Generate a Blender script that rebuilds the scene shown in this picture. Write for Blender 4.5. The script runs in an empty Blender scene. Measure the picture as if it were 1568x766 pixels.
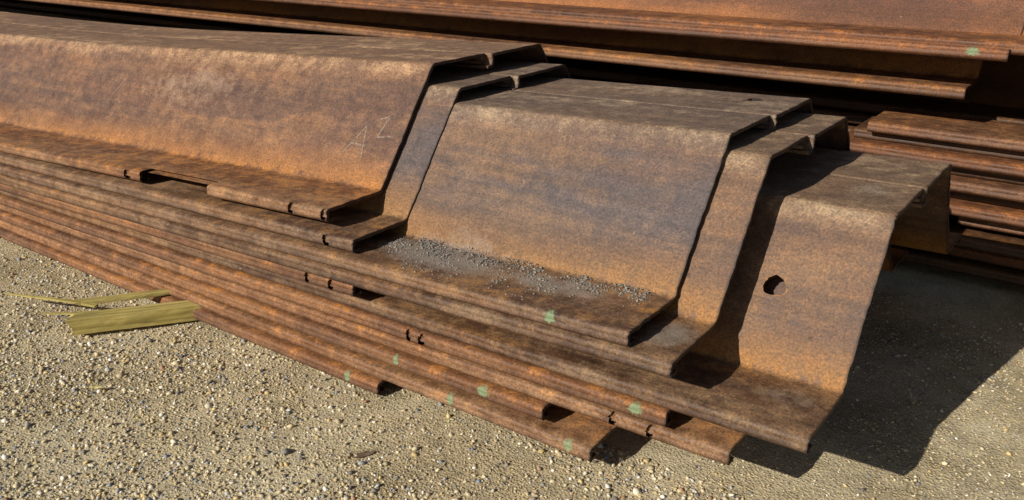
import bpy, bmesh, math, random
import numpy as np
from mathutils import Vector, Matrix
rng=np.random.default_rng(7); random.seed(7)
scene=bpy.context.scene
TH=math.radians(36.0)

# ---------------------------------------------------------------- helpers
def new_obj(name,me,mat=None,parent=None,loc=None):
    o=bpy.data.objects.new(name,me); scene.collection.objects.link(o)
    if mat: me.materials.append(mat)
    if parent: o.parent=parent
    if loc is not None: o.location=loc
    return o
class NT:
    def __init__(s,mat):
        mat.use_nodes=True; s.t=mat.node_tree; s.t.nodes.clear()
        s.out=s.t.nodes.new('ShaderNodeOutputMaterial'); s.b=s.t.nodes.new('ShaderNodeBsdfPrincipled')
        s.t.links.new(s.b.outputs[0],s.out.inputs[0])
    def n(s,typ,**k):
        nd=s.t.nodes.new(typ)
        for a,v in k.items(): setattr(nd,a,v)
        return nd
    def l(s,a,b): s.t.links.new(a,b)
    def coord(s,scale=(1,1,1),loc=(0,0,0)):
        tc=s.n('ShaderNodeTexCoord'); m=s.n('ShaderNodeMapping')
        m.inputs['Scale'].default_value=scale; m.inputs['Location'].default_value=loc
        s.l(tc.outputs['Object'],m.inputs[0]); return m.outputs[0]
    def noise(s,vec,scale,detail=6,rough=.6,dist=0):
        nd=s.n('ShaderNodeTexNoise'); nd.inputs['Scale'].default_value=scale; nd.inputs['Detail'].default_value=detail
        nd.inputs['Roughness'].default_value=rough; nd.inputs['Distortion'].default_value=dist
        s.l(vec,nd.inputs['Vector']); return nd.outputs['Fac']
    def ramp(s,fac,stops,interp='LINEAR'):
        r=s.n('ShaderNodeValToRGB'); r.color_ramp.interpolation=interp
        e=r.color_ramp.elements
        while len(e)<len(stops): e.new(.5)
        for el,(p,c) in zip(e,stops):
            el.position=p; el.color=(c,c,c,1) if not isinstance(c,tuple) else (*c,1)
        s.l(fac,r.inputs[0]); return r.outputs[0]
    def mix(s,fac,a,b,mode='MIX'):
        m=s.n('ShaderNodeMix',data_type='RGBA',blend_type=mode)
        for sock,v in ((m.inputs[0],fac),(m.inputs[6],a),(m.inputs[7],b)):
            if isinstance(v,(int,float)): sock.default_value=v
            elif isinstance(v,tuple): sock.default_value=(*v,1)
            else: s.l(v,sock)
        return m.outputs[2]
    def math(s,op,a,b=0.0,clamp=False):
        m=s.n('ShaderNodeMath',operation=op,use_clamp=clamp)
        for i,v in enumerate((a,b)):
            if isinstance(v,(int,float)): m.inputs[i].default_value=v
            else: s.l(v,m.inputs[i])
        return m.outputs[0]
    def attr(s,name):
        a=s.n('ShaderNodeAttribute',attribute_name=name); return a.outputs['Fac']
    def bump(s,h,strength,dist,normal=None):
        b=s.n('ShaderNodeBump'); b.inputs['Strength'].default_value=strength; b.inputs['Distance'].default_value=dist
        s.l(h,b.inputs['Height'])
        if normal is not None: s.l(normal,b.inputs['Normal'])
        return b.outputs[0]

# ---------------------------------------------------------------- materials
def rust_material(name,seed,tone=(1,1,1),dust=0.5,purple=.6,orange=.5):
    m=bpy.data.materials.new(name); N=NT(m); off=(seed*3.7,seed*1.9,seed*.7)
    c1=N.coord((1,1,1),off); cl=N.coord((.07,6,6),off); cs=N.coord((.38,1.2,1.2),off)
    big=N.noise(cs,2.2,4,.55,.3); lines=N.noise(cl,5,5,.7,.03)
    med=N.noise(c1,15,6,.78,.1); fine=N.noise(c1,140,3,.8); pat=N.noise(cs,4.0,7,.70,.35)
    pz=N.attr('pz'); xe=N.attr('xe')
    lip=N.ramp(pz,[(.0,1.),(.03,0.)]); top=N.ramp(pz,[(.36,0.),(.425,1.)])
    web=N.math('MULTIPLY',N.ramp(pz,[(.08,0.),(.18,1.)]),N.ramp(pz,[(.34,1.),(.42,.3)]))
    col=N.ramp(big,[(.32,(.080,.042,.027)),(.5,(.116,.061,.037)),(.66,(.150,.082,.048))])
    # purple-grey mill scale in mid web
    mill=N.ramp(N.math('ADD',N.math('MULTIPLY',big,.6),N.math('MULTIPLY',pat,.4)),[(.46,1.),(.57,0.)])
    col=N.mix(N.math('MULTIPLY',N.math('MULTIPLY',mill,web),purple),col,(.092,.070,.070))
    # orange clouds
    oc=N.ramp(pat,[(.50,0.),(.64,1.)])
    col=N.mix(N.math('MULTIPLY',oc,orange),col,(.225,.110,.042))
    # long streaks, strongest on the interlocks
    col=N.mix(N.math('ADD',N.math('MULTIPLY',lip,.45),.40),col,N.ramp(lines,[(.32,(.40,.36,.34)),(.5,(1.,1.,1.)),(.66,(1.7,1.55,1.3))]),'MULTIPLY')
    # dust film
    dn=N.ramp(N.math('ADD',N.math('MULTIPLY',pat,.6),N.math('MULTIPLY',med,.4)),[(.45,0.),(.61,1.)])
    dn=N.math('MAXIMUM',dn,N.math('MULTIPLY',top,.35))
    dm=N.math('ADD',N.math('MULTIPLY',top,.85),N.math('ADD',N.math('MULTIPLY',lip,.32),.20))
    col=N.mix(N.math('MULTIPLY',N.math('MULTIPLY',dn,dm),dust*1.5,True),col,(.37,.28,.19))
    # orange bleeding along lower bend
    wob=N.math('ADD',pz,N.math('MULTIPLY',N.math('SUBTRACT',med,.5),.12))
    band=N.ramp(wob,[(-.0,.25),(.012,.95),(.05,.6),(.12,0.)])
    col=N.mix(N.math('MULTIPLY',band,N.ramp(big,[(.36,.2),(.58,.95)])),col,(.31,.145,.034))
    # shadow lines between lips painted in: interlock undersides coloured darker
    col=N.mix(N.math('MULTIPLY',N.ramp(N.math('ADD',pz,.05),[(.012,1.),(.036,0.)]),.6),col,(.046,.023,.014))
    # mottling
    col=N.mix(.62,col,N.ramp(med,[(.3,(.42,.40,.40)),(.5,(1.,1.,1.)),(.7,(1.6,1.5,1.35))]),'MULTIPLY')
    col=N.mix(1.,col,N.ramp(fine,[(.3,(.48,.46,.45)),(.5,(1.,1.,1.)),(.72,(1.75,1.65,1.5))]),'MULTIPLY')
    pits=N.noise(c1,27,3,.6,.4)
    dk=N.ramp(pits,[(.25,1.),(.29,0.)]); lt=N.ramp(pits,[(.70,0.),(.75,1.)])
    col=N.mix(N.math('MULTIPLY',dk,.7),col,(.032,.018,.013))
    col=N.mix(N.math('MULTIPLY',lt,.4),col,(.36,.27,.17))
    # grey grit lying on flanges
    gr=N.ramp(N.math('ADD',N.attr('grit'),N.math('MULTIPLY',N.math('SUBTRACT',med,.5),1.3)),[(.35,0.),(.8,1.)])
    col=N.mix(N.math('MULTIPLY',gr,.75),col,N.mix(fine,(.12,.10,.085),(.42,.37,.31)))
    # torch-cut end edge is dark
    edge=N.ramp(N.math('ADD',xe,N.math('MULTIPLY',N.math('SUBTRACT',med,.5),.012)),[(.0,1.),(.002,.9),(.006,0.)])
    col=N.mix(N.math('MULTIPLY',edge,.88),col,(.018,.011,.009))
    col=N.mix(1.,col,tone,'MULTIPLY')
    pa=N.attr('paint'); pm=N.ramp(N.math('ADD',pa,N.math('MULTIPLY',N.math('SUBTRACT',fine,.5),1.1)),[(.42,0.),(.58,1.)])
    col=N.mix(N.math('MULTIPLY',pm,.8),col,N.mix(fine,(.09,.17,.08),(.27,.36,.19)))
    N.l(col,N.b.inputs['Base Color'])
    N.l(N.ramp(med,[(.3,.50),(.7,.78)]),N.b.inputs['Roughness'])
    N.b.inputs['Specular IOR Level'].default_value=.45
    h=N.math('ADD',N.math('MULTIPLY',fine,.6),N.math('MULTIPLY',med,.8))
    N.l(N.bump(h,.65,.0030),N.b.inputs['Normal'])
    return m
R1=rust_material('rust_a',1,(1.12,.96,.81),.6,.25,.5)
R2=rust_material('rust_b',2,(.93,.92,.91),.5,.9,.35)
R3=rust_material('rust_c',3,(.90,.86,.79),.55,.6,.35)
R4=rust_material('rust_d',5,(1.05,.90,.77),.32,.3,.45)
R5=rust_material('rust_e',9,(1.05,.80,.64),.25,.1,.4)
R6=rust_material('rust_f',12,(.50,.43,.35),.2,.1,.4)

def ground_material():
    m=bpy.data.materials.new('sandy_gravel_ground'); N=NT(m); c=N.coord()
    big=N.noise(c,1.3,6,.65,.4); med=N.noise(c,9,5,.7); fine=N.noise(c,150,3,.75)
    col=N.ramp(big,[(.32,(.345,.275,.165)),(.5,(.485,.40,.25)),(.68,(.60,.515,.345))])
    col=N.mix(.7,col,N.ramp(med,[(.3,(.62,.62,.64)),(.5,(1.,1.,1.)),(.7,(1.24,1.22,1.18))]),'MULTIPLY')
    gm=N.ramp(big,[(.36,1.),(.6,.45)])
    v=N.n('ShaderNodeTexVoronoi'); v.inputs['Scale'].default_value=105; N.l(c,v.inputs['Vector'])
    cc=N.ramp(v.outputs['Color'],[(.0,(.30,.27,.24)),(.3,(.65,.57,.44)),(.55,(1.05,.95,.72)),(.8,(1.35,1.25,.95)),(1.,(1.8,1.7,1.45))])
    mk=N.math('MULTIPLY',N.ramp(v.outputs['Distance'],[(.30,1.),(.55,0.)]),gm)
    col=N.mix(N.math('MULTIPLY',mk,.75),col,N.mix(1.,col,cc,'MULTIPLY'))
    col=N.mix(.8,col,N.ramp(fine,[(.3,(.45,.43,.41)),(.5,(1.,1.,1.)),(.7,(1.5,1.45,1.38))]),'MULTIPLY')
    N.l(col,N.b.inputs['Base Color']); N.b.inputs['Roughness'].default_value=.95
    N.b.inputs['Specular IOR Level'].default_value=.15
    h=N.math('ADD',N.math('ADD',N.math('MULTIPLY',mk,.8),N.math('MULTIPLY',fine,.9)),N.math('MULTIPLY',med,2.))
    N.l(N.bump(h,.8,.005),N.b.inputs['Normal'])
    return m
GM=ground_material()
def stone_material(name,rough=.75):
    m=bpy.data.materials.new(name); N=NT(m); c=N.coord()
    a=N.n('ShaderNodeAttribute',attribute_name='col')
    f=N.noise(c,260,2,.6)
    N.l(N.mix(.6,a.outputs['Color'],N.ramp(f,[(.3,(.6,.6,.6)),(.7,(1.3,1.3,1.3))]),'MULTIPLY'),N.b.inputs['Base Color'])
    N.b.inputs['Roughness'].default_value=rough; return m
SM=stone_material('pebble_stone')
def wood_material():
    m=bpy.data.materials.new('weathered_wood'); N=NT(m); c=N.coord((1.0,26,26)); c2=N.coord()
    g=N.noise(c,1.6,6,.65,.4); b=N.noise(c2,9,4,.6)
    col=N.ramp(g,[(.3,(.13,.10,.03)),(.43,(.31,.245,.065)),(.57,(.47,.375,.12)),(.72,(.60,.49,.20))])
    col=N.mix(.5,col,N.ramp(b,[(.3,(.6,.6,.5)),(.7,(1.2,1.15,1.))]),'MULTIPLY')
    N.l(col,N.b.inputs['Base Color']); N.b.inputs['Roughness'].default_value=.85
    N.l(N.bump(g,.5,.003),N.b.inputs['Normal']); return m
WM=wood_material()
def chalk_material():
    m=bpy.data.materials.new('chalk'); N=NT(m); c=N.coord()
    N.b.inputs['Base Color'].default_value=(.40,.31,.24,1); N.b.inputs['Roughness'].default_value=.95
    N.l(N.ramp(N.noise(c,140,3,.7),[(.40,.0),(.62,.7)]),N.b.inputs['Alpha']); return m
CM=chalk_material()

# ---------------------------------------------------------------- sheet pile
A_,W_,H_,T_=.270,.318,.428,.676
TK=.0115
def densify(pts,fil,maxl):
    out=[]
    n=len(pts); P=[np.array(p,float) for p in pts]
    poly=[P[0]]
    for i in range(1,n-1):
        r=fil[i]
        if r<=0: poly.append(P[i]); continue
        d0=P[i-1]-P[i]; d1=P[i+1]-P[i]; l0=np.linalg.norm(d0); l1=np.linalg.norm(d1); d0/=l0; d1/=l1
        ang=math.acos(max(-1,min(1,float(d0@d1)))); tl=min(r/math.tan(ang/2),.45*l0,.45*l1)
        a=P[i]+d0*tl; b=P[i]+d1*tl; K=6 if r>.02 else 4
        for k in range(K):
            u=k/(K-1); poly.append((1-u)**2*a+2*u*(1-u)*P[i]+u*u*b)
    poly.append(P[-1])
    for i in range(len(poly)-1):
        a,b=poly[i],poly[i+1]; ml=maxl if b[0]>.04 else .007
        k=max(1,int(math.ceil(np.linalg.norm(b-a)/ml)))
        for j in range(k): out.append(a+(b-a)*j/k)
    out.append(poly[-1]); return np.array(out)
def z_profiles(dT=0,maxl=.022,flat=False):
    a,W,H,T=A_,W_,H_,T_+dT; m=a+W+T*.47; e=2*a+2*W+T
    hk=[(.034,-.036),(.006,-.038),(-.003,-.030),(.001,-.017),(-.002,-.004),(.012,.0)]
    hf=[0,.005,.004,.004,.006,.004]
    if flat:
        w=.36
        return [densify(hk+[(w-.012,0),(w+.002,-.006),(w,-.03),(w-.03,-.034)],hf+[.005,.004,.004,0],maxl)]
    near=hk+[(a,0),(a+W,H),(m+.000,H),(m+.006,H-.010),(m-.004,H-.028),(m-.022,H-.030)]
    nf=hf+[.030,.022,.004,.005,.004,0]
    far=[(m-.016,H-.048),(m+.012,H-.046),(m+.020,H-.020),(m+.016,H-.0),(m+.030,H),(a+W+T,H),(e-a,0),(e-.012,0),(e,-.008),(e-.002,-.03),(e-.03,-.034)]
    ff=[0,.005,.005,.004,.004,.022,.030,.005,.005,.005,0]
    return densify(near,nf,maxl),densify(far,ff,maxl)
def sm(x,seed,f0=1.0,oct=4):
    r=np.random.default_rng(seed); v=np.zeros_like(x)
    for k in range(oct):
        for j in range(2): v+=np.sin(x*f0*(2**k)*(1+.3*r.random())*6.28+r.random()*6.28)*(.55**k)*.5
    return v
def make_pile(xe,y,z,slope,mat,length=13.,dT=0,x2=.02,fine=1.8,paint=(),chips=(),gaps=(),grit=(),seed=1,xflat=-4.66,flat=False,name='steel_sheet_pile'):
    profs=z_profiles(dT,flat=flat); V=[];F=[];AT=[[],[],[],[]]; base=0
    st=[0.,.0012,.004,.010]+list(np.arange(.022,fine,.018))+list(np.arange(fine,fine+1.,.05))+list(np.linspace(fine+1.,length,18))
    for cx,cw in chips: st+=list(np.arange(xe-cx-cw*1.6,xe-cx+cw*1.6,cw/7))
    for g0,g1 in gaps: st+=list(np.arange(xe-g1-.05,xe-g0+.05,.012))
    for px,pw in paint: st+=list(np.arange(xe-px-pw*2,xe-px+pw*2,pw/4))
    st=np.array(sorted(s for s in set(np.round(st,4)) if s>=0)); st=st[np.concatenate([[True],np.diff(st)>.0009])]
    S=len(st)
    for zi,c in enumerate(profs):
        t=np.gradient(c,axis=0); t/=np.linalg.norm(t,axis=1)[:,None]; nrm=np.stack([-t[:,1],t[:,0]],1)
        up=c+nrm*TK/2; dn=c-nrm*TK/2; n=len(c)
        ring=np.concatenate([up,dn[::-1]]); cp=np.concatenate([c,c[::-1]]); m=len(ring)
        off=(0 if zi==0 else x2)
        arc=np.concatenate([[0],np.cumsum(np.linalg.norm(np.diff(c,axis=0),axis=1))]); sarc=np.concatenate([arc,arc[::-1]])
        jit=np.random.default_rng(seed+50+zi).normal(0,.0010,n); jit=np.concatenate([jit,jit[::-1]])
        rag=sm(sarc,seed*11+zi,2.,5)*.0011+jit
        rag2=np.random.default_rng(seed+90+zi).normal(0,.0006,m)
        for si,s in enumerate(st):
            k=math.exp(-s/.008)
            X=np.full(m,-s)+off+rag*k
            Yv=ring[:,0].copy(); Zv=ring[:,1].copy()
            w=.0015*math.sin(s*1.3+seed)
            Zv+=w*np.sin(cp[:,0]*3+seed)+rag2*k
            if zi==0:
                lipw=np.clip((.02-cp[:,0])/.03,0,1)
                Yv+=lipw*(.0004*math.sin(s*43+seed*3)+.0025*math.sin(s*1.3+seed))
                Zv+=lipw*(.0003*math.sin(s*57+seed*5)+.0012*math.sin(s*1.7+seed))
                for (cx,cw) in chips:
                    d=abs((xe-s)-cx)/cw
                    if d<2: Zv+=lipw*.0022*math.exp(-d*d)*math.sin(s*700)
            xw=xe+X
            dz=np.where(xw>xflat,slope*(xw-xe),slope*(xflat-xe)-slope*(1-np.exp(np.minimum(xw-xflat,0)*.8)))
            V.append(np.stack([X,Yv,Zv+dz],1))
            AT[0].append(cp[:,1]); AT[1].append(np.full(m,s))
            p=np.zeros(m)
            for (px,pw) in paint:
                d=((xe-s+off)-px)/pw; q=(cp[:,1]+.014)/.016
                p=np.maximum(p,np.exp(-d**2*1.4-q**2)*(cp[:,0]<.02))
            AT[2].append(p)
            g=np.zeros(m)
            for (gx,gw,gy,gyw,ga) in grit:
                g=np.maximum(g,ga*np.exp(-((xe-s-gx)/gw)**2-((cp[:,0]-gy)/gyw)**2))
            AT[3].append(g)
        for si in range(S-1):
            sc=(st[si]+st[si+1])/2; xm=xe-sc
            gap=zi==0 and any(g0<xm<g1 for g0,g1 in gaps)
            b0=base+si*m; b1=b0+m
            for i in range(m):
                j=(i+1)%m
                if gap and cp[i][0]<.040+.006*math.sin(sc*23): continue
                if zi==0 and chips and i<n and cp[i][0]<.02 and -.036<cp[i][1]<-.001:
                    if any(((xm-cx)/(cw*.5))**2+((cp[i][1]+.019)/.0155)**2<1+.2*math.sin(sc*400+i) for cx,cw in chips): continue
                F.append((b0+i,b1+i,b1+j,b0+j))
        for b,flip in ((base,0),(base+(S-1)*m,1)):
            for i in range(n-1):
                q=(b+i,b+i+1,b+m-2-i,b+m-1-i); F.append(q[::-1] if flip else q)
        base+=S*m
    me=bpy.data.meshes.new(name); V=np.concatenate(V)
    me.from_pydata(V.tolist(),[],F)
    for nm,a in zip(('pz','xe','paint','grit'),AT):
        at=me.attributes.new(nm,'FLOAT','POINT'); at.data.foreach_set('value',np.concatenate(a).astype(np.float32))
    me.shade_smooth(); me.set_sharp_from_angle(angle=math.radians(38))
    return new_obj(name,me,mat,loc=(xe,y,z))
def cut_hole(o,pos,normal,r,seed):
    rr=random.Random(seed); bm=bmesh.new(); k=26; vs=[]
    rad=[r*(1+.10*math.sin(i*.7+seed)+rr.uniform(-.06,.06)) for i in range(k)]
    for zz in (-.06,.06):
        vs.append([bm.verts.new((rad[i]*math.cos(6.2832*i/k),rad[i]*.9*math.sin(6.2832*i/k),zz)) for i in range(k)])
    bm.faces.new(vs[0][::-1]); bm.faces.new(vs[1])
    for i in range(k): bm.faces.new((vs[0][i],vs[0][(i+1)%k],vs[1][(i+1)%k],vs[1][i]))
    me=bpy.data.meshes.new('c'); bm.to_mesh(me); bm.free()
    c=bpy.data.objects.new('c',me); scene.collection.objects.link(c)
    c.matrix_world=Matrix.Translation(pos)@Vector(normal).to_track_quat('Z','Y').to_matrix().to_4x4()
    md=o.modifiers.new('b','BOOLEAN'); md.operation='DIFFERENCE'; md.solver='EXACT'; md.object=c
    bpy.context.view_layer.update(); dg=bpy.context.evaluated_depsgraph_get()
    nm=bpy.data.meshes.new_from_object(o.evaluated_get(dg)); o.modifiers.clear(); o.data=nm; nm.name='steel_sheet_pile'
    bpy.data.objects.remove(c)

piles={}
def P(k,*a,**kw): piles[k]=make_pile(*a,**kw)
#        xend   y     z    slope
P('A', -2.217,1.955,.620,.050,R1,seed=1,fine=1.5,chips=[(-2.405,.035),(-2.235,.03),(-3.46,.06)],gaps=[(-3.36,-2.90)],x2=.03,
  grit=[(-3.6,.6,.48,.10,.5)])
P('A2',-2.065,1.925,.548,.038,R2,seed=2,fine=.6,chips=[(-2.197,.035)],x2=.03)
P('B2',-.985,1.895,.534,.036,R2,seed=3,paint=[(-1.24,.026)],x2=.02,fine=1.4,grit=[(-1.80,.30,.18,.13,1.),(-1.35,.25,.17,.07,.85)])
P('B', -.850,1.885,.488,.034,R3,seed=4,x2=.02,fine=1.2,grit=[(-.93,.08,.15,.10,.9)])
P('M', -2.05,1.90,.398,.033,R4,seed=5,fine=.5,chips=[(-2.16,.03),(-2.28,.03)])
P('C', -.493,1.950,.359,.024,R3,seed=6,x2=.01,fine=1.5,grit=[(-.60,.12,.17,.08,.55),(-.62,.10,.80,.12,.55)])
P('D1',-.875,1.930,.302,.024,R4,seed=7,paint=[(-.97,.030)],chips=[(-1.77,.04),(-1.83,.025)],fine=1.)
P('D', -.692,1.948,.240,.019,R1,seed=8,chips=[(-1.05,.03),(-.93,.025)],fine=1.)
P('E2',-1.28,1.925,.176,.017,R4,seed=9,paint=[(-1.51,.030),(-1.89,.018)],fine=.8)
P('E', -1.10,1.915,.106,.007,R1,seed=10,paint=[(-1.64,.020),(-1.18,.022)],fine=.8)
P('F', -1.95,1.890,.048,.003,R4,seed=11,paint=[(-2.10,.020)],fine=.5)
cut_hole(piles['C'],(-.762,2.372,.563),(0,-.8,.6),.034,3)
cut_hole(piles['B2'],(-1.13,3.04,.962),(0,0,1),.026,5)

# rear stacks : upper piles, recessed hats below, straight-web piles at the right
make_pile(2.0,4.03,1.112,.004,R5,seed=19,fine=.1,length=17,xflat=-20)
make_pile(-.47,4.0,1.075,.004,R5,seed=20,fine=.4,length=15,paint=[(-.60,.035)],xflat=-20)
make_pile(-.617,4.13,.885,.004,R4,seed=21,fine=.4,length=15,xflat=-20)
for i,zz in enumerate((.70,.63,.56,.49,.42,.35,.28,.21)):
    make_pile(1.5+.1*(i%3),4.54+.01*(i%2),zz,.0,R6,seed=30+i,fine=.05,length=16,xflat=-20)
for i,(zz,xl,xr,yy,mt) in enumerate(((.705,-.98,2.1,4.09,R4),(.655,-1.05,2.4,4.15,R6),(.608,-1.1,2.2,4.06,R5),(.555,-1.0,2.5,4.13,R6),(.505,-1.1,2.3,4.05,R4),(.452,-.75,2.4,4.14,R6),(.395,-1.1,2.2,4.06,R5),(.335,-.55,2.2,4.14,R4),(.255,-1.,2.4,4.07,R6),(.175,-1.,2.4,4.16,R5),(.10,-1.,2.4,4.16,R6))):
    make_pile(xr,yy,zz,0,mt,seed=50+i,fine=.05,length=xr-xl,xflat=-20,flat=True)

# ---------------------------------------------------------------- chalk marks on upper pile
def chalk(parent,strokes):
    vs=[];fs=[]
    L=math.hypot(W_,H_); ty,tz=W_/L,H_/L; ny,nz=-H_/L,W_/L
    for s in strokes:
        for (x0,w0),(x1,w1) in zip(s[:-1],s[1:]):
            k=6
            for j in range(k):
                q=[]
                for u in (j/k,(j+1)/k):
                    x=x0+(x1-x0)*u; w=w0+(w1-w0)*u; d=Vector((x1-x0,w1-w0)).normalized()*.0034
                    for sg in (1,-1):
                        X=x-d.y*sg; Wd=w+d.x*sg
                        q.append((X,A_+ty*Wd+ny*(TK/2+.0025),tz*Wd+nz*(TK/2+.0025)+.05*X))
                b=len(vs); vs+=q; fs.append((b,b+1,b+3,b+2))
    me=bpy.data.meshes.new('chalk_writing'); me.from_pydata(vs,[],fs); new_obj('chalk_writing',me,CM,parent=parent)
chalk(piles['A'],[[(-.27,.13),(-.20,.25),(-.165,.12)],[(-.25,.175),(-.165,.17)],[(-.16,.28),(-.10,.30),(-.125,.21),(-.055,.22)],[(-2.0,.25),(-1.95,.35)]])

# ---------------------------------------------------------------- ground
def gh(x,y):
    return (.010*np.sin(x*1.7+.6)*np.sin(y*2.1+1)+.005*np.sin(x*5.1+2)*np.sin(y*4.3)+.003*np.sin(x*13+1)*np.sin(y*11+2))*np.exp(-((x+1.5)/7)**2-((y-2)/6)**2)
def axis(a,b,st,far):
    core=list(np.arange(a,b,st)); g=[st*1.4**k for k in range(40)]
    lo=[];p=a
    for s in g:
        p-=s
        if p<-far: break
        lo.append(p)
    hi=[];p=b
    for s in g:
        if p>far: break
        hi.append(p); p+=s
    return np.array(lo[::-1]+core+hi)
ax=axis(-7,3,.05,600); ay=axis(0,5,.05,600)
GX,GY=np.meshgrid(ax,ay,indexing='ij'); GZ=gh(GX,GY)
nx,ny=len(ax),len(ay); V=np.stack([GX,GY,GZ],-1).reshape(-1,3)
I=np.arange(nx*ny).reshape(nx,ny); F=np.stack([I[:-1,:-1],I[1:,:-1],I[1:,1:],I[:-1,1:]],-1).reshape(-1,4)
me=bpy.data.meshes.new('ground'); me.from_pydata(V.tolist(),[],F.tolist()); me.shade_smooth(); new_obj('ground',me,GM)

def ico():
    bm=bmesh.new(); bmesh.ops.create_icosphere(bm,subdivisions=1,radius=1)
    v=np.array([x.co[:] for x in bm.verts]); f=np.array([[q.index for q in a.verts] for a in bm.faces]); bm.free(); return v,f
IV,IF=ico()
def pebble_mesh(name,pts,sizes,cols,mat,flat=.6,sink=.25,parent=None):
    n=len(pts); s=sizes[:,None]*rng.uniform(.65,1.25,(n,3)); s[:,2]*=flat
    ang=rng.uniform(0,6.28,n); ca,sa=np.cos(ang),np.sin(ang)
    jit=1+rng.normal(0,.13,(n,len(IV),1))
    v=IV[None]*jit*s[:,None,:]
    x=v[...,0]*ca[:,None]-v[...,1]*sa[:,None]; y=v[...,0]*sa[:,None]+v[...,1]*ca[:,None]
    tl=rng.normal(0,.3,(n,1)); z=v[...,2]+x*tl
    v=np.stack([x,y,z],-1)+pts[:,None,:]; v[...,2]+=(s[:,2]*(1-2*sink))[:,None]
    V=v.reshape(-1,3).astype(np.float32); F=(IF[None]+(np.arange(n)*len(IV))[:,None,None]).reshape(-1,3)
    me=bpy.data.meshes.new(name); me.vertices.add(len(V)); me.vertices.foreach_set('co',V.ravel())
    me.loops.add(len(F)*3); me.loops.foreach_set('vertex_index',F.ravel().astype(np.int32))
    me.polygons.add(len(F)); me.polygons.foreach_set('loop_start',np.arange(0,len(F)*3,3,dtype=np.int32))
    me.update(calc_edges=True)
    c=np.repeat(np.concatenate([cols,np.ones((n,1))],1),len(IV),0).astype(np.float32)
    at=me.attributes.new('col','FLOAT_COLOR','POINT'); at.data.foreach_set('color',c.ravel())
    me.shade_smooth(); return new_obj(name,me,mat,parent=parent)
pal=np.array([(.54,.44,.26),(.64,.54,.34),(.70,.62,.46),(.44,.34,.20),(.60,.45,.20),(.28,.26,.23),(.24,.26,.28),(.15,.13,.12),(.46,.44,.40),(.80,.76,.66),(.38,.22,.12)])
pw=np.array([.2,.2,.13,.12,.10,.07,.05,.03,.05,.05,.02])
def scatter(n,lo,hi,area,clump=True,power=1.8):
    x=rng.uniform(area[0],area[1],n*3); y=rng.uniform(area[2],area[3],n*3)
    dens=.5+.5*np.sin(x*2.3+1.1*np.sin(y*2.9))*np.sin(y*3.1+1.3*np.sin(x*1.7+1))
    dens=.22+.78*dens
    near=np.clip((x*-.588+y*.809-1.2)/6,0,1)
    k=rng.random(n*3)<(dens if clump else 1)*(1-.75*near)
    x=x[k][:n];y=y[k][:n]; m=len(x)
    s=lo+(hi-lo)*rng.random(m)**power
    return np.stack([x,y,gh(x,y)],1),s,pal[rng.choice(len(pal),m,p=pw/pw.sum())]*rng.uniform(.75,1.2,(m,1))
parts=[scatter(38000,.0022,.0052,(-5.2,1.0,.5,2.1)),scatter(14000,.0045,.0095,(-5.2,1.0,.5,2.1),power=1.8),scatter(500,.009,.016,(-4.5,1.0,.5,2.1),power=2.5),
       scatter(7000,.0022,.005,(-.9,1.2,2.1,3.9)),scatter(1200,.004,.009,(-.9,1.2,2.1,3.9))]
pebble_mesh('gravel',np.concatenate([p[0] for p in parts]),np.concatenate([p[1] for p in parts]),np.concatenate([p[2] for p in parts]),SM)

# ---------------------------------------------------------------- crushed stone lying on the pile flange
b2=piles['B2']; n=7000
u=rng.random(n); X=-2.05+1.0*u**1.3
spread=(.06+.11*np.sin(np.pi*np.clip(u*.85+.15,0,1)))*(.8+.3*np.sin(X*17)+.2*np.sin(X*41+1))
Yr=b2.location.y+.262-np.abs(rng.normal(0,1,n))*spread*.8
k=(Yr>b2.location.y+.02)&(rng.random(n)<.6+.4*np.sin(X*31+Yr*40)); Yr=np.clip(Yr,None,b2.location.y+.285)
hm=.012*np.exp(-((Yr-(b2.location.y+.24))/.05)**2)*np.exp(-((X+1.75)/.2)**2)
zb=b2.location.z+(X-b2.location.x)*.036+TK/2
Z=zb+hm*rng.random(n)+np.clip(Yr-(b2.location.y+.25),0,1)*.9
g=rng.uniform(.12,.30,(n,1))
pebble_mesh('crushed_stone',np.stack([X,Yr,Z],1)[k],(.0010+.0040*rng.random(n)**4)[k],np.concatenate([g*1.15,g*1.02,g*.84],1)[k],SM,flat=.6,sink=.3)

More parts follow.
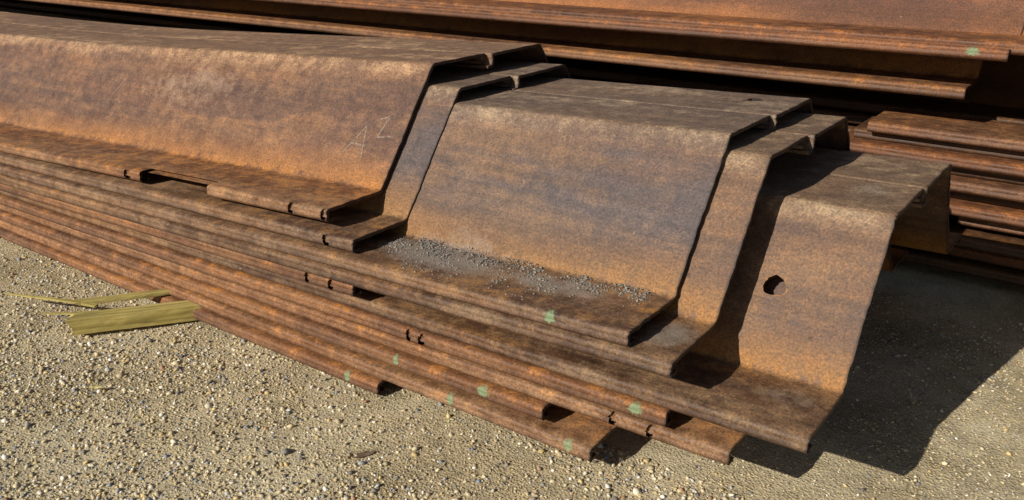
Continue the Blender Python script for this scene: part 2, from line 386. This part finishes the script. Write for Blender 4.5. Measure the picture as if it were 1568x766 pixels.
# ---------------------------------------------------------------- wood
def RF(R,F,z=0): return Vector((math.cos(TH)*R-math.sin(TH)*F, math.sin(TH)*R+math.cos(TH)*F, z))
def plank(name,a,b,w,h,seed,splinter=.1,parent=None,taper=1.0,mat=None):
    rr=random.Random(seed); a=Vector(a);b=Vector(b); L=(b-a).length; bm=bmesh.new(); NS=22; NW=8; rings=[]
    for i in range(NS+1):
        t=i/NS; ring=[]
        pts=[]
        for k in range(NW): pts.append((-w/2+w*k/(NW-1),h/2))
        for k in range(1,4): pts.append((w/2,h/2-h*k/4))
        for k in range(NW): pts.append((w/2-w*k/(NW-1),-h/2))
        for k in range(1,4): pts.append((-w/2,-h/2+h*k/4))
        for j,(y,z) in enumerate(pts):
            x=L*t
            if i==0: x+=rr.uniform(-splinter,splinter*.2)*(1 if z>0 else .4)
            if i==NS: x+=rr.uniform(-.01,.01)
            sc=1 if taper==1 else (taper+(1-taper)*t)
            ring.append(bm.verts.new((x,y*sc+rr.uniform(-.0006,.0006)+.004*math.sin(t*5+seed),z*sc+rr.uniform(-.0006,.0006)+.004*math.sin(t*4+seed*2))))
        rings.append(ring)
    m=len(rings[0])
    for i in range(NS):
        for j in range(m): bm.faces.new((rings[i][j],rings[i][(j+1)%m],rings[i+1][(j+1)%m],rings[i+1][j]))
    bm.faces.new(rings[0][::-1]); bm.faces.new(rings[-1])
    bmesh.ops.recalc_face_normals(bm,faces=bm.faces[:])
    me=bpy.data.meshes.new(name); bm.to_mesh(me); bm.free()
    o=new_obj(name,me,mat or WM,parent=parent)
    o.matrix_world=Matrix.Translation(a)@(b-a).to_track_quat('X','Z').to_matrix().to_4x4(); return o
e=bpy.data.objects.new('broken_wood_plank',None); scene.collection.objects.link(e)
plank('plank_body',RF(-1.76,3.17,.038),RF(-1.10,3.42,.036),.07,.066,1,.035,e)
plank('split_slat',RF(-1.80,3.33,.070),RF(-1.10,3.58,.066),.032,.018,2,.05,e)
plank('splinter_long',RF(-2.15,3.40,.075),RF(-1.74,3.31,.062),.022,.010,3,.02,e,taper=.35)
plank('splinter_short',RF(-1.93,3.26,.045),RF(-1.72,3.27,.05),.02,.008,4,.03,e,taper=.5)
for (xx,y0,y1,z,hh) in ((-6.,1.95,3.75,.0,.03),(1.,4.6,6.3,.09,.17),(-4.,4.6,6.3,.09,.17),(-1.3,4.7,6.2,.0,.1)):
    plank('timber_bearer',(xx,y0,z+.0),(xx,y1,z+.0),.1,hh,5,.0)

# ---------------------------------------------------------------- small litter
def blob_leaf(name,pos,s,colr,seed):
    rr=random.Random(seed); bm=bmesh.new(); c=bm.verts.new((0,0,.006)); vs=[]
    for i in range(12):
        a=6.283*i/12; r_=s*(1+.25*math.sin(a*2+seed)+rr.uniform(-.15,.15)); vs.append(bm.verts.new((r_*math.cos(a),.55*r_*math.sin(a),rr.uniform(.001,.006))))
    for i in range(12): bm.faces.new((c,vs[i],vs[(i+1)%12]))
    me=bpy.data.meshes.new(name); bm.to_mesh(me); bm.free()
    m=bpy.data.materials.new(name); N=NT(m); N.l(N.ramp(N.noise(N.coord(),90,4),[(.3,tuple(q*.5 for q in colr)),(.7,colr)]),N.b.inputs['Base Color']); N.b.inputs['Roughness'].default_value=.8
    o=new_obj(name,me,m); o.location=pos; o.rotation_euler=(0,0,rr.uniform(0,3)); return o
blob_leaf('fallen_leaf',(-2.80,1.33,.012),.022,(.68,.60,.22),1)
blob_leaf('rust_flake',(-1.74,1.60,.006),.030,(.20,.13,.08),2)
bm=bmesh.new()
for i in range(60):
    a=random.uniform(0,6.28); l=random.uniform(.02,.06); w=.0012; dx,dy=math.cos(a),math.sin(a); k=random.uniform(.3,1)
    p0=Vector((dx*.004,dy*.004,0)); p1=Vector((dx*l*.5*k,dy*l*.5*k,l*.5)); p2=Vector((dx*l*k,dy*l*k,l*.6)); s_=Vector((-dy*w,dx*w,0))
    v=[bm.verts.new(q) for q in (p0-s_,p0+s_,p1+s_,p1-s_,p2)]
    bm.faces.new(v[:4]); bm.faces.new((v[3],v[2],v[4]))
me=bpy.data.meshes.new('dry_grass_tuft'); bm.to_mesh(me); bm.free()
m=bpy.data.materials.new('dry_grass'); N=NT(m); N.b.inputs['Base Color'].default_value=(.6,.55,.38,1)
o=new_obj('dry_grass_tuft',me,m); o.location=(-.42,2.95,.0)

# ---------------------------------------------------------------- light, sky, camera
sd=Vector((-.47,-1.70,1.0)).normalized()
L=bpy.data.lights.new('sun','SUN'); L.energy=5.0; L.angle=math.radians(.5); L.color=(1,.955,.875)
lo=bpy.data.objects.new('sun',L); scene.collection.objects.link(lo); lo.rotation_euler=sd.to_track_quat('Z','Y').to_euler(); lo.location=(-5,-8,10)
w=bpy.data.worlds.new('World'); scene.world=w; w.use_nodes=True; nt=w.node_tree
bg=nt.nodes['Background']; sky=nt.nodes.new('ShaderNodeTexSky'); sky.sky_type='NISHITA'; sky.sun_disc=False
sky.sun_elevation=math.asin(sd.z); sky.sun_rotation=math.atan2(sd.x,sd.y)
nt.links.new(sky.outputs[0],bg.inputs[0]); bg.inputs[1].default_value=.05
cam=bpy.data.cameras.new('camera'); co=bpy.data.objects.new('camera',cam); scene.collection.objects.link(co)
cam.sensor_width=36; cam.lens=1337/1568*36; cam.clip_end=2000; cam.clip_start=.05
co.location=(0,0,1.6); co.rotation_euler=(math.radians(90-21.3),0,TH); scene.camera=co
scene.view_settings.view_transform='Standard'; scene.view_settings.look='None'; scene.view_settings.exposure=0
